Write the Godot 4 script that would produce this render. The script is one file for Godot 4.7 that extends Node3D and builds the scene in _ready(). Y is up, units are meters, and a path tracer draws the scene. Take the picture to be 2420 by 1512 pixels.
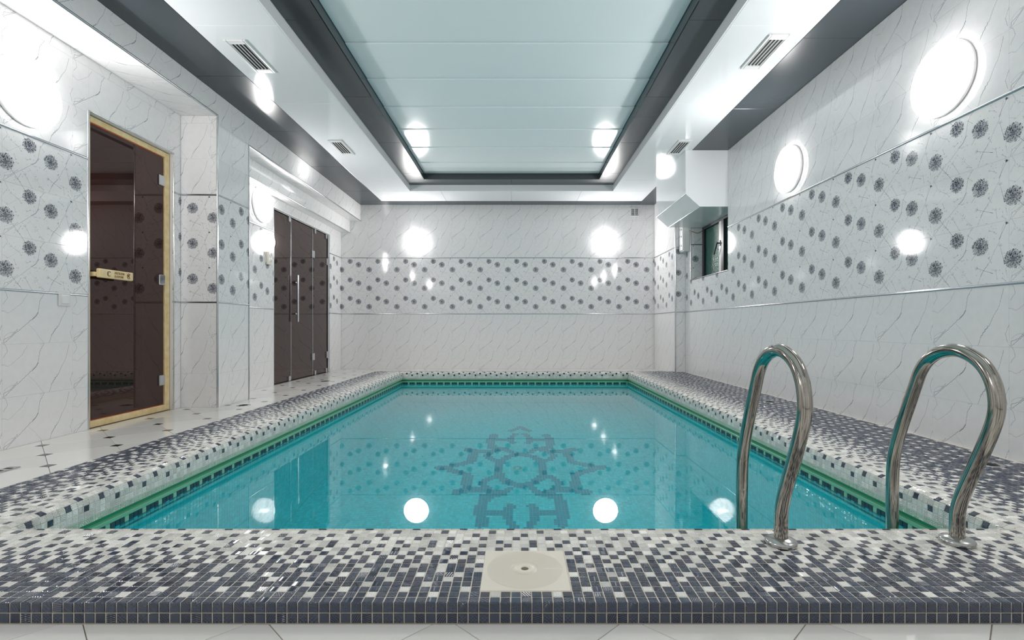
extends Node3D
# Indoor pool. Metres; y up, floor tiles at y = 0; the camera looks along -z ("d" below is the depth in front of it).

const F := 1205.0            # focal length in pixels of the 2420 x 1512 frame
const MP := 0.02515          # mosaic pitch
const TW := 0.46             # wall tile
const TH := 0.3065
const XL := -2.92            # recessed left wall
const XC := -2.60            # left column and beam face
const XR := 2.41             # right wall
const ZB := 8.45             # back wall depth
const ZF := -0.7             # wall behind the camera
const YC := 2.72             # ceiling
const DECK := 0.05           # mosaic deck above the floor
const WATER := -0.12
const PX0 := -1.65           # pool walls
const PX1 := 1.58
const PZ0 := 1.664
const PZ1 := 7.31
const POOL_FLOOR := -1.77
const LAMP_Y := 2.09

var M := {}
var meshes := {}


func _ready() -> void:
	# --- camera, sky, exposure
	var cam := Camera3D.new()
	cam.name = "camera"
	cam.projection = Camera3D.PROJECTION_FRUSTUM
	cam.near = 0.05
	cam.far = 60.0
	cam.size = 1512.0 / F * cam.near
	cam.frustum_offset = Vector2(-13.0, 16.0) / F * cam.near
	cam.position = Vector3(0, 0.70, 0)
	cam.current = true
	add_child(cam)
	var we := WorldEnvironment.new()
	we.name = "environment"
	var env := Environment.new()
	env.background_mode = Environment.BG_COLOR
	env.background_color = Color(0.01, 0.012, 0.014)
	env.tonemap_mode = Environment.TONE_MAPPER_LINEAR
	env.tonemap_exposure = 3.35
	env.sdfgi_enabled = true
	env.ssao_enabled = true
	env.ssil_enabled = true
	we.environment = env
	add_child(we)
	make_materials()
	# --- setting
	build_walls()
	build_ceiling()
	build_floor()
	build_deck()
	build_pool()
	build_window()
	build_sauna_door()
	build_glass_door()
	# --- things
	build_lamps()
	build_vents()
	build_rails()
	build_small()


# ------------------------------------------------------------------ helpers
func P(x: float, y: float, d: float) -> Vector3:
	return Vector3(x, y, -d)


func tag(o: Node, label := "", category := "", group := "", kind := "") -> Node:
	if label:
		o.set_meta("label", label)
	if category:
		o.set_meta("category", category)
	if group:
		o.set_meta("group", group)
	if kind:
		o.set_meta("kind", kind)
	return o


func numbered(called: String) -> String:
	if not has_node(called):
		return called
	var n := 1
	while has_node("%s_%03d" % [called, n]):
		n += 1
	return "%s_%03d" % [called, n]


func thing(called: String, at: Vector3, label := "", category := "", group := "") -> Node3D:
	var o := Node3D.new()
	o.name = numbered(called)
	add_child(o)
	o.position = at
	tag(o, label, category, group)
	return o


func struct(called: String, label := "") -> Node3D:
	var o := Node3D.new()
	o.name = called
	add_child(o)
	tag(o, label, "", "", "structure")
	return o


func part(called: String, mesh: Mesh, m: Material, parent: Node3D, at := Transform3D()) -> MeshInstance3D:
	var o := MeshInstance3D.new()
	o.mesh = mesh
	o.material_override = null
	for k in mesh.get_surface_count():
		o.set_surface_override_material(k, m)
	o.transform = at
	var n := called
	if parent.has_node(n):
		var used: Dictionary = parent.get_meta("_used", {}) if parent.has_meta("_used") else {}
		var k: int = used.get(called, 0)
		while true:
			k += 1
			n = "%s_%03d" % [called, k]
			if not parent.has_node(n):
				break
		used[called] = k
		parent.set_meta("_used", used)
	o.name = n
	parent.add_child(o, true)
	return o


func stuff(called: String, mesh: Mesh, m: Material, parent: Node3D, where: Array, colors: PackedColorArray) -> MultiMeshInstance3D:
	var mm := MultiMesh.new()
	mm.transform_format = MultiMesh.TRANSFORM_3D
	mm.use_colors = true
	mm.mesh = mesh
	mm.instance_count = where.size()
	for i in where.size():
		mm.set_instance_transform(i, where[i])
		mm.set_instance_color(i, colors[i])
	var o := MultiMeshInstance3D.new()
	o.multimesh = mm
	o.material_override = m
	o.name = called
	o.set_meta("kind", "stuff")
	parent.add_child(o, true)
	return o


func begin() -> SurfaceTool:
	var st := SurfaceTool.new()
	st.begin(Mesh.PRIMITIVE_TRIANGLES)
	st.set_smooth_group(-1)
	return st


func done(st: SurfaceTool) -> ArrayMesh:
	st.generate_normals()
	return st.commit()


func tri(st: SurfaceTool, a: Vector3, b: Vector3, c: Vector3) -> void:   # counter-clockwise seen from outside
	for v in [a, c, b]:
		st.add_vertex(v)


func quad(st: SurfaceTool, a: Vector3, b: Vector3, c: Vector3, d: Vector3) -> void:
	tri(st, a, b, c)
	tri(st, a, c, d)


func quad_uv(st: SurfaceTool, p: Array, uv: Array) -> void:
	for k in [0, 2, 1, 0, 3, 2]:
		st.set_uv(uv[k])
		st.add_vertex(p[k])


func add_box(st: SurfaceTool, lo: Vector3, hi: Vector3) -> void:
	var v := []
	for k in 8:
		v.append(Vector3(hi.x if k & 1 else lo.x, hi.y if k & 2 else lo.y, hi.z if k & 4 else lo.z))
	quad(st, v[4], v[5], v[7], v[6])
	quad(st, v[1], v[0], v[2], v[3])
	quad(st, v[5], v[1], v[3], v[7])
	quad(st, v[0], v[4], v[6], v[2])
	quad(st, v[6], v[7], v[3], v[2])
	quad(st, v[0], v[1], v[5], v[4])


# a box between two corners given with depths
func dbox(st: SurfaceTool, x0: float, x1: float, y0: float, y1: float, d0: float, d1: float) -> void:
	add_box(st, Vector3(min(x0, x1), min(y0, y1), -max(d0, d1)), Vector3(max(x0, x1), max(y0, y1), -min(d0, d1)))


func one_box(x0: float, x1: float, y0: float, y1: float, d0: float, d1: float) -> ArrayMesh:
	var st := begin()
	dbox(st, x0, x1, y0, y1, d0, d1)
	return done(st)


# box with chamfered edges all round, centred
func soft_box(size: Vector3, ch: float) -> ArrayMesh:
	var key := "sb%s%s" % [size, ch]
	if meshes.has(key):
		return meshes[key]
	var st := begin()
	var h := size / 2
	var i := h - Vector3(ch, ch, ch)
	for s in [-1.0, 1.0]:
		var f := [[Vector3(s * h.x, -i.y, -i.z), Vector3(s * h.x, i.y, -i.z), Vector3(s * h.x, i.y, i.z), Vector3(s * h.x, -i.y, i.z)],
			[Vector3(-i.x, s * h.y, -i.z), Vector3(-i.x, s * h.y, i.z), Vector3(i.x, s * h.y, i.z), Vector3(i.x, s * h.y, -i.z)],
			[Vector3(-i.x, -i.y, s * h.z), Vector3(i.x, -i.y, s * h.z), Vector3(i.x, i.y, s * h.z), Vector3(-i.x, i.y, s * h.z)]]
		for q in f:
			if s > 0:
				quad(st, q[0], q[1], q[2], q[3])
			else:
				quad(st, q[3], q[2], q[1], q[0])
		for t in [-1.0, 1.0]:
			var e := [[Vector3(s * h.x, t * i.y, -i.z), Vector3(s * i.x, t * h.y, -i.z), Vector3(s * i.x, t * h.y, i.z), Vector3(s * h.x, t * i.y, i.z)],
				[Vector3(-i.x, s * h.y, t * i.z), Vector3(-i.x, s * i.y, t * h.z), Vector3(i.x, s * i.y, t * h.z), Vector3(i.x, s * h.y, t * i.z)],
				[Vector3(s * i.x, -i.y, t * h.z), Vector3(s * h.x, -i.y, t * i.z), Vector3(s * h.x, i.y, t * i.z), Vector3(s * i.x, i.y, t * h.z)]]
			for q in e:
				if s * t > 0:
					quad(st, q[0], q[1], q[2], q[3])
				else:
					quad(st, q[3], q[2], q[1], q[0])
			for u in [-1.0, 1.0]:
				var c := [Vector3(s * h.x, t * i.y, u * i.z), Vector3(s * i.x, t * h.y, u * i.z), Vector3(s * i.x, t * i.y, u * h.z)]
				if s * t * u > 0:
					tri(st, c[0], c[1], c[2])
				else:
					tri(st, c[2], c[1], c[0])
	meshes[key] = done(st)
	return meshes[key]


# a tile standing in its own x, y with its face at +z; uv covers the face
func tile_mesh(w: float, h: float, t: float, ch: float, uv := Rect2(0, 0, 1, 1)) -> ArrayMesh:
	var key := "t%.4f,%.4f,%.4f,%.4f,%.3f,%.3f,%.3f,%.3f" % [w, h, t, ch, uv.position.x, uv.position.y, uv.size.x, uv.size.y]
	if meshes.has(key):
		return meshes[key]
	var st := begin()
	var o := [Vector2(-w / 2, -h / 2), Vector2(w / 2, -h / 2), Vector2(w / 2, h / 2), Vector2(-w / 2, h / 2)]
	var n := []
	for p in o:
		n.append(Vector2(p.x - sign(p.x) * ch, p.y - sign(p.y) * ch))
	var look := func(p: Vector2) -> Vector2: return uv.position + Vector2(p.x / w + 0.5, 0.5 - p.y / h) * uv.size
	quad_uv(st, n.map(func(p): return Vector3(p.x, p.y, t)), n.map(look))
	for k in 4:
		var l := (k + 1) % 4
		quad_uv(st, [Vector3(o[k].x, o[k].y, t - ch), Vector3(o[l].x, o[l].y, t - ch), Vector3(n[l].x, n[l].y, t), Vector3(n[k].x, n[k].y, t)], [look.call(o[k]), look.call(o[l]), look.call(n[l]), look.call(n[k])])
		quad_uv(st, [Vector3(o[k].x, o[k].y, 0), Vector3(o[l].x, o[l].y, 0), Vector3(o[l].x, o[l].y, t - ch), Vector3(o[k].x, o[k].y, t - ch)], [look.call(o[k]), look.call(o[l]), look.call(o[l]), look.call(o[k])])
	meshes[key] = done(st)
	return meshes[key]


# surface of revolution about y; profile of (radius, height) from the bottom outwards and up
func lathe(profile: Array, n := 48, smooth := true) -> ArrayMesh:
	var st := SurfaceTool.new()
	st.begin(Mesh.PRIMITIVE_TRIANGLES)
	st.set_smooth_group(0 if smooth else -1)
	for k in n:
		var a := TAU * k / n
		var b := TAU * (k + 1) / n
		for j in profile.size() - 1:
			var p: Vector2 = profile[j]
			var q: Vector2 = profile[j + 1]
			var v := [Vector3(p.x * cos(a), p.y, -p.x * sin(a)), Vector3(p.x * cos(b), p.y, -p.x * sin(b)), Vector3(q.x * cos(b), q.y, -q.x * sin(b)), Vector3(q.x * cos(a), q.y, -q.x * sin(a))]
			if p.x > 1e-6:
				tri(st, v[0], v[1], v[2])
			if q.x > 1e-6:
				tri(st, v[0], v[2], v[3])
	st.generate_normals()
	return st.commit()


# tube along a path, with uv: x round it, y along it
func tube(path: Array, r: float, n := 20, caps := true) -> ArrayMesh:
	var st := SurfaceTool.new()
	st.begin(Mesh.PRIMITIVE_TRIANGLES)
	st.set_smooth_group(0)
	var rings := []
	var along := [0.0]
	var side := Vector3.ZERO
	for i in path.size():
		var t: Vector3 = (path[min(i + 1, path.size() - 1)] - path[max(i - 1, 0)]).normalized()
		if i:
			along.append(along[-1] + path[i].distance_to(path[i - 1]))
		if side == Vector3.ZERO:
			side = t.cross(Vector3.UP if absf(t.y) < 0.9 else Vector3.RIGHT).normalized()
		side = (side - t * side.dot(t)).normalized()
		var up := t.cross(side)
		var ring := []
		for k in n + 1:
			ring.append(path[i] + (side * cos(TAU * k / n) + up * sin(TAU * k / n)) * r)
		rings.append(ring)
	for i in path.size() - 1:
		for k in n:
			quad_uv(st, [rings[i][k], rings[i][k + 1], rings[i + 1][k + 1], rings[i + 1][k]], [Vector2(float(k) / n, along[i]), Vector2(float(k + 1) / n, along[i]), Vector2(float(k + 1) / n, along[i + 1]), Vector2(float(k) / n, along[i + 1])])
	if caps:
		for e in [0, path.size() - 1]:
			for k in n:
				st.set_uv(Vector2.ZERO)
				if e == 0:
					tri(st, path[e], rings[e][k + 1], rings[e][k])
				else:
					tri(st, path[e], rings[e][k], rings[e][k + 1])
	st.generate_normals()
	return st.commit()


func smooth_path(pts: Array, each := 8) -> Array:
	var c := Curve3D.new()
	for i in pts.size():
		var t: Vector3 = (pts[min(i + 1, pts.size() - 1)] - pts[max(i - 1, 0)]) / 6.0
		c.add_point(pts[i], -t, t)
	var out := []
	for i in pts.size() - 1:
		for k in each:
			out.append(c.sample(i, float(k) / each))
	out.append(pts[-1])
	return out


# ------------------------------------------------------------------ materials
func mat(color: Color, rough := 0.5, metal := 0.0, spec := 0.5) -> StandardMaterial3D:
	var m := StandardMaterial3D.new()
	m.albedo_color = color
	m.roughness = rough
	m.metallic = metal
	m.metallic_specular = spec
	return m


func rgb(r: int, g: int, b: int) -> Color:
	return Color(r / 255.0, g / 255.0, b / 255.0)


func stroke(mask: PackedFloat32Array, w: int, h: int, a: Vector2, b: Vector2, r: float, ink: float, fade := 1.0) -> void:
	var x0 := int(floor(min(a.x, b.x) - r - fade))
	var x1 := int(ceil(max(a.x, b.x) + r + fade))
	var y0 := maxi(0, int(floor(min(a.y, b.y) - r - fade)))
	var y1 := mini(h - 1, int(ceil(max(a.y, b.y) + r + fade)))
	var ab := b - a
	var l := maxf(ab.length_squared(), 1e-6)
	for y in range(y0, y1 + 1):
		for x in range(x0, x1 + 1):
			var p := Vector2(x + 0.5, y + 0.5)
			var t := clampf((p - a).dot(ab) / l, 0.0, 1.0)
			var v := ink * clampf((r + fade * 0.5 - p.distance_to(a + ab * t)) / fade, 0.0, 1.0)
			var k := y * w + posmod(x, w)
			if v > mask[k]:
				mask[k] = v


func vein(mask: PackedFloat32Array, w: int, h: int, pts: Array, r: float, ink: float, noise: FastNoiseLite) -> void:
	var last := Vector2.ZERO
	for i in pts.size() - 1:
		var a := Vector2(pts[i][0] * w, pts[i][1] * h)
		var b := Vector2(pts[i + 1][0] * w, pts[i + 1][1] * h)
		var n := maxi(2, int(a.distance_to(b) / 5.0))
		for k in n + 1:
			var p := a.lerp(b, float(k) / n)
			var q := p + Vector2(noise.get_noise_2d(p.x * 1.3, p.y * 1.3), noise.get_noise_2d(p.y * 1.3 + 500, p.x * 1.3)) * 7.0
			if i + k > 0:
				var v := 0.55 + 0.9 * absf(noise.get_noise_2d(q.x * 3 + 90, q.y * 3))
				stroke(mask, w, h, last, q, r * v * 1.3, ink * clampf(v * 1.4, 0.5, 1.0), 2.6)
			last = q


const VEINS := [
	[[[0.56, 0.0], [0.5, 0.15], [0.475, 0.36], [0.45, 0.45], [0.33, 0.6], [0.14, 0.83], [0.012, 1.0]], 1.5, 0.62],
	[[[0.475, 0.38], [0.44, 0.47], [0.39, 0.53]], 3.4, 0.6],
	[[[0.2, 0.72], [0.1, 0.86], [0.03, 0.9], [0.012, 0.985]], 1.6, 0.6],
	[[[0.16, 0.76], [0.08, 0.8], [0.02, 0.86]], 1.0, 0.4],
	[[[0.94, 0.05], [0.89, 0.33], [0.82, 0.5], [0.78, 0.63], [0.69, 0.8], [0.63, 0.99]], 1.3, 0.55],
	[[[0.76, 0.66], [0.69, 0.79], [0.665, 0.86]], 2.3, 0.55],
	[[[0.34, 0.62], [0.43, 0.75], [0.55, 0.99]], 0.8, 0.35],
	[[[0.33, 0.03], [0.25, 0.22], [0.08, 0.42], [0.0, 0.37]], 1.0, 0.4],
	[[[1.0, 0.64], [0.962, 0.78], [0.985, 0.93]], 1.2, 0.5],
	[[[0.035, 0.0], [0.07, 0.12], [0.015, 0.25]], 1.2, 0.5],
	[[[0.55, 0.0], [0.5, 0.02]], 1.0, 0.4],
]


func finish_texture(mask: PackedFloat32Array, ink: PackedFloat32Array, w: int, h: int, paper: Color, grey: Color, dark: Color, noise: FastNoiseLite) -> ImageTexture:
	var bytes := PackedByteArray()
	bytes.resize(w * h * 3)
	for y in h:
		for x in w:
			var k := y * w + x
			var s := noise.get_noise_2d(x * 0.35, y * 0.35) * 0.012
			var c := paper.lerp(grey, minf(mask[k], 1.0))
			if ink.size():
				c = c.lerp(dark, minf(ink[k], 1.0))
			bytes[k * 3] = int(clampf((c.r + s) * 255, 0, 255))
			bytes[k * 3 + 1] = int(clampf((c.g + s) * 255, 0, 255))
			bytes[k * 3 + 2] = int(clampf((c.b + s) * 255, 0, 255))
	return ImageTexture.create_from_image(Image.create_from_data(w, h, false, Image.FORMAT_RGB8, bytes))


func blank(n: int) -> PackedFloat32Array:
	var a := PackedFloat32Array()
	a.resize(n)
	a.fill(0.0)
	return a


func make_tile_textures() -> void:
	var noise := FastNoiseLite.new()
	noise.seed = 5
	noise.frequency = 0.03
	var w := 768
	var h := 512
	var mask := blank(w * h)
	for v in VEINS:
		vein(mask, w, h, v[0], v[1], v[2], noise)
	var paper := rgb(242, 241, 241)
	M.marble_map = finish_texture(mask, PackedFloat32Array(), w, h, paper, rgb(74, 78, 88), Color.BLACK, noise)
	# the dandelion tile: the same veins, fainter, under printed flower heads and drifting seeds
	w = 1152
	h = 768
	mask = blank(w * h)
	for v in VEINS:
		vein(mask, w, h, v[0], v[1] * 1.4, v[2] * 0.75, noise)
	var ink := blank(w * h)
	var rng := RandomNumberGenerator.new()
	rng.seed = 11
	for f in [[0.357, 0.175, 0.096, 229.0, 1.9], [0.66, 0.36, 0.104, 128.0, 1.7], [0.045, 0.63, 0.104, 49.0, 3.3]]:
		var c := Vector2(f[0] * w, f[1] * h)
		var r: float = f[2] * w
		var out := Vector2.from_angle(deg_to_rad(f[3]))
		stroke(ink, w, h, c, c + Vector2(0.5, 0.5), r * 0.88, 0.24, r * 0.25)
		stroke(ink, w, h, c, c + Vector2(0.5, 0.5), r * 0.36, 0.5, r * 0.6)
		stroke(ink, w, h, c, c + out * r * f[4], 1.5, 0.75)
		for k in 26:
			var e := c + Vector2.from_angle(TAU * k / 26.0 + rng.randf() * 0.2) * r * rng.randf_range(0.5, 0.9)
			stroke(ink, w, h, c, e, 1.4, 0.6)
		for k in 150:
			var q := c + Vector2.from_angle(rng.randf() * TAU) * r * pow(rng.randf(), 0.68) * 0.96
			var s := rng.randf_range(3.4, 6.8)
			var dark := rng.randf_range(0.6, 1.0) * (1.0 if q.distance_to(c) < r * 0.6 else 0.85)
			stroke(ink, w, h, q, q + (q - c).normalized() * rng.randf_range(2.0, 8.0), s, dark, 2.5)
		for k in 110:      # the pale fluff round the head
			var q := c + Vector2.from_angle(rng.randf() * TAU) * r * rng.randf_range(0.75, 1.06)
			stroke(ink, w, h, q, q + Vector2(1, 1), rng.randf_range(1.5, 3.0), rng.randf_range(0.25, 0.5), 2.0)
	# [u, v, angle of the stalk, length, how dark]
	for s in [[0.63, 0.72, 22.0, 0.2, 0.9], [0.967, 0.06, 118.0, 0.17, 1.0], [0.3, 0.78, 58.0, 0.2, 0.6], [0.17, 0.52, 250.0, 0.06, 0.5], [0.9, 0.4, 75.0, 0.16, 0.6], [0.51, 0.13, 40.0, 0.07, 0.5], [0.2, 0.88, 300.0, 0.08, 0.6], [0.78, 0.12, 20.0, 0.06, 0.5], [0.85, 0.8, 80.0, 0.09, 0.5], [0.12, 0.2, 30.0, 0.09, 0.5], [0.5, 0.93, 20.0, 0.06, 0.55], [0.42, 0.55, 200.0, 0.05, 0.4], [0.77, 0.58, 60.0, 0.06, 0.45], [0.93, 0.93, 40.0, 0.05, 0.5], [0.36, 0.44, 150.0, 0.05, 0.7], [0.24, 0.33, 230.0, 0.05, 0.5]]:
		var c := Vector2(s[0] * w, s[1] * h)
		var way := Vector2.from_angle(deg_to_rad(s[2]))
		var l: float = s[3] * w
		var tip := c + way * l
		stroke(ink, w, h, c, tip, 1.2, s[4])
		stroke(ink, w, h, tip - way * l * 0.16, tip, 2.4, s[4])
		for k in 9:
			var e: Vector2 = c - way.rotated(deg_to_rad(-60 + 15 * k)) * clampf(l * 0.33, 10, 44) * rng.randf_range(0.7, 1.0)
			stroke(ink, w, h, c, e, 0.7, s[4] * 0.6)
		if s[4] > 0.95:
			for k in 5:
				stroke(ink, w, h, c, c - way.rotated(deg_to_rad(-30 + 15 * k)) * 26, 4.0, 0.8, 4.0)
	for k in 120:
		var c := Vector2(rng.randf() * w, rng.randf() * h)
		var way := Vector2.from_angle(rng.randf() * TAU)
		stroke(ink, w, h, c, c + way * rng.randf_range(2, 14), rng.randf_range(0.8, 2.4), rng.randf_range(0.25, 0.7))
		if k % 2:
			for j in 4:
				stroke(ink, w, h, c, c - way.rotated(-0.8 + 0.5 * j) * 12, 0.6, 0.35)
	M.flower_map = finish_texture(mask, ink, w, h, paper, rgb(84, 88, 98), rgb(30, 36, 52), noise)


# relief of the pressed-glass mosaic: 8 x 8 tiles of rings, dots, waves and stripes
func mosaic_relief() -> ImageTexture:
	var n := 512
	var f := PackedFloat32Array()
	f.resize(n * n)
	var rng := RandomNumberGenerator.new()
	rng.seed = 3
	for ty in 8:
		for tx in 8:
			var kind := rng.randi() % 6
			var a := rng.randf() * TAU
			var c := Vector2(rng.randf(), rng.randf())
			var k := rng.randf_range(0.8, 1.25)
			var dir := Vector2.from_angle(a)
			for y in 64:
				for x in 64:
					var p := Vector2(x, y) / 64.0
					var v := 0.0
					if kind == 0:
						v = 0.5 + 0.5 * sin(p.distance_to(c) * 42.0 * k)
					elif kind == 1:
						v = maxf(0.0, sin(p.x * 25.1 * k)) * maxf(0.0, sin(p.y * 25.1 * k))
					elif kind == 2:
						v = 0.5 + 0.5 * sin(p.dot(dir) * 36.0 * k + sin(p.dot(dir.orthogonal()) * 9.0) * 1.5)
					elif kind == 3:
						v = 0.5 + 0.5 * sin(p.x * 17 * k + a) * sin(p.y * 19 * k + a * 2)
					elif kind == 4:
						v = 0.5 + 0.5 * sin(p.dot(dir) * 30.0 * k)
					else:
						v = 0.25 * sin(p.x * 5 + a)
					f[(ty * 64 + y) * n + tx * 64 + x] = v
	return ImageTexture.create_from_image(Image.create_from_data(n, n, false, Image.FORMAT_RF, f.to_byte_array()))


func make_materials() -> void:
	make_tile_textures()
	for k in ["marble", "flower"]:
		M[k] = mat(Color.WHITE, 0.06, 0.0, 0.5)
		M[k].albedo_texture = M[k + "_map"]
	M.core = mat(rgb(232, 232, 230), 0.7)
	M.grout = mat(rgb(218, 211, 196), 0.8)
	M.chrome = mat(rgb(205, 207, 210), 0.16, 1.0)
	M.steel = mat(rgb(190, 190, 188), 0.22, 1.0)
	M.dark_panel = mat(rgb(60, 68, 73), 0.24, 0.0, 0.5)
	M.white_panel = mat(rgb(240, 243, 245), 0.07, 0.0, 0.5)
	M.pale_panel = mat(rgb(236, 247, 249), 0.1, 0.0, 0.5)
	M.floor_tile = mat(rgb(222, 219, 212), 0.12, 0.0, 0.5)
	M.insert = mat(rgb(34, 33, 36), 0.15)
	M.joint = mat(rgb(150, 140, 126), 0.8)
	M.mosaic = mat(Color.WHITE, 0.07, 0.0, 0.6)
	M.mosaic.vertex_color_use_as_albedo = true
	M.mosaic.heightmap_enabled = true
	M.mosaic.heightmap_scale = 0.17
	M.mosaic.heightmap_texture = mosaic_relief()
	M.mosaic.uv1_triplanar = true
	M.mosaic.uv1_world_triplanar = true
	M.mosaic.uv1_triplanar_sharpness = 8.0
	M.mosaic.uv1_scale = Vector3.ONE / (8 * MP)
	M.mosaic.uv1_offset = Vector3(0.0342, 0.0, -1.2025) / -(8 * MP)
	for k in ["dark", "white"]:
		M["mosaic_" + k] = M.mosaic.duplicate()
		M["mosaic_" + k].vertex_color_use_as_albedo = false
	M.mosaic_dark.albedo_color = rgb(64, 73, 92)
	M.mosaic_white.albedo_color = rgb(248, 246, 240)
	M.pool_tile = mat(Color.WHITE, 0.3)
	M.pool_tile.vertex_color_use_as_albedo = true
	M.pool_grout = mat(rgb(120, 225, 230), 0.7)
	M.green_band = mat(rgb(8, 150, 104), 0.3)
	M.green_rim = mat(rgb(120, 196, 160), 0.3)
	M.water = mat(Color(0.27, 0.97, 1.0, 0.19), 0.0)
	M.water.refraction_enabled = true
	M.water.refraction_scale = 0.033
	M.lamp_base = mat(rgb(235, 235, 236), 0.3)
	M.diffuser = mat(rgb(250, 250, 250), 0.4)
	M.diffuser.emission_enabled = true
	M.diffuser.emission = Color(1.0, 0.99, 0.985)
	M.diffuser.emission_energy_multiplier = 7.0
	M.plastic = mat(rgb(228, 229, 228), 0.3)
	M.plastic_grey = mat(rgb(120, 122, 120), 0.4)
	M.slot = mat(rgb(14, 18, 18), 0.6)
	M.cream = mat(rgb(236, 229, 214), 0.35)
	M.pine = mat(rgb(232, 203, 140), 0.45)
	var g := FastNoiseLite.new()
	g.seed = 8
	g.frequency = 0.02
	var grain := NoiseTexture2D.new()
	grain.noise = g
	grain.width = 256
	grain.height = 256
	grain.seamless = true
	var ramp := Gradient.new()
	ramp.set_color(0, rgb(230, 198, 138))
	ramp.set_color(1, rgb(250, 232, 188))
	grain.color_ramp = ramp
	M.pine.albedo_color = Color.WHITE
	M.pine.albedo_texture = grain
	M.pine.uv1_triplanar = true
	M.pine.uv1_scale = Vector3(9, 2.2, 2.2)
	M.wood_dark = M.pine.duplicate()
	M.wood_dark.albedo_color = rgb(196, 128, 84)
	M.burnt = mat(rgb(112, 66, 26), 0.7)
	M.bronze_glass = mat(Color(0.29, 0.21, 0.19, 0.82), 0.0, 0.55, 0.6)
	M.bronze_glass.transparency = BaseMaterial3D.TRANSPARENCY_ALPHA
	M.frame_dark = mat(rgb(42, 44, 50), 0.35)
	# streaked, water-marked stainless tube
	M.rail = mat(rgb(170, 165, 156), 0.12, 1.0)
	var streak := FastNoiseLite.new()
	streak.seed = 21
	streak.frequency = 0.03
	var st := NoiseTexture2D.new()
	st.noise = streak
	st.width = 256
	st.height = 256
	st.seamless = true
	var sr := Gradient.new()
	sr.set_color(0, Color(0.02, 0.02, 0.02))
	sr.set_color(1, Color(0.17, 0.17, 0.17))
	st.color_ramp = sr
	M.rail.roughness = 1.0
	M.rail.roughness_texture = st
	M.rail.uv1_scale = Vector3(5, 0.9, 1)
	var grime := NoiseTexture2D.new()
	grime.noise = streak
	grime.width = 256
	grime.height = 256
	grime.seamless = true
	var gr := Gradient.new()
	gr.set_color(0, rgb(92, 82, 72))
	gr.set_color(1, rgb(186, 182, 174))
	gr.set_offset(1, 0.55)
	grime.color_ramp = gr
	M.rail.albedo_color = Color.WHITE
	M.rail.albedo_texture = grime
	M.obscure = mat(rgb(70, 118, 104), 0.08, 0.0, 0.6)
	var cell := FastNoiseLite.new()
	cell.noise_type = FastNoiseLite.TYPE_CELLULAR
	cell.seed = 4
	cell.frequency = 0.06
	var ct := NoiseTexture2D.new()
	ct.noise = cell
	ct.width = 256
	ct.height = 256
	ct.seamless = true
	M.obscure.heightmap_enabled = true
	M.obscure.heightmap_texture = ct
	M.obscure.heightmap_scale = 0.6
	M.obscure.uv1_triplanar = true
	M.obscure.uv1_scale = Vector3(3, 3, 3)


# ------------------------------------------------------------------ walls
func rows() -> Array:       # [y0, y1, kind]
	var out := []
	for k in 3:
		out.append([0.906 - TH * (k + 1), 0.906 - TH * k, "marble"])
		out.append([0.918 + TH * k, 0.918 + TH * (k + 1), "flower"])
		out.append([1.8495 + TH * k, 1.8495 + TH * (k + 1), "marble"])
	return out


# Tiles on a plane through o with axes u and v, one mesh each, clipped to the rectangles [u0, u1, v0, v1]; joint: where an upright joint lies on u.
func tile_plane(parent: Node3D, o: Vector3, u: Vector3, v: Vector3, rects: Array, joint: float, lines := rows()) -> void:
	var n := u.cross(v)
	for r in rects:
		for row in lines:
			var y0: float = max(r[2], row[0])
			var y1: float = min(r[3], row[1])
			if y1 - y0 < 0.012:
				continue
			var c := int(floor((r[0] - joint) / TW))
			while joint + c * TW < r[1]:
				var a: float = joint + c * TW
				var x0: float = max(r[0], a)
				var x1: float = min(r[1], a + TW)
				c += 1
				if x1 - x0 < 0.012:
					continue
				var h: float = row[1] - row[0]
				var uv := Rect2((x0 - a) / TW, (row[1] - y1) / h, (x1 - x0) / TW, (y1 - y0) / h)
				var m := tile_mesh(snappedf(x1 - x0 - 0.0005, 0.0001), snappedf(y1 - y0 - 0.0005, 0.0001), 0.008, 0.0006, uv)
				part("wall_tile", m, M[row[2]], parent, Transform3D(Basis(u, v, n), o + u * (x0 + x1) / 2 + v * (y0 + y1) / 2 - n * 0.008))


func trim_bar(parent: Node3D, a: Vector3, b: Vector3, n: Vector3, w := 0.017) -> void:
	# half-round metal profile from a to b, standing proud along n
	var t := (b - a).normalized()
	var s := n.cross(t)
	var st := SurfaceTool.new()
	st.begin(Mesh.PRIMITIVE_TRIANGLES)
	st.set_smooth_group(0)
	for k in 6:
		var p := PI * k / 6
		var q := PI * (k + 1) / 6
		var f := func(z: float, e: Vector3) -> Vector3: return e - (a + b) / 2 + s * cos(z) * w / 2 + n * (sin(z) * 0.007 - 0.001)
		quad(st, f.call(p, a), f.call(p, b), f.call(q, b), f.call(q, a))
	st.generate_normals()
	part("metal_trim", st.commit(), M.chrome, parent, Transform3D(Basis(), (a + b) / 2))


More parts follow.
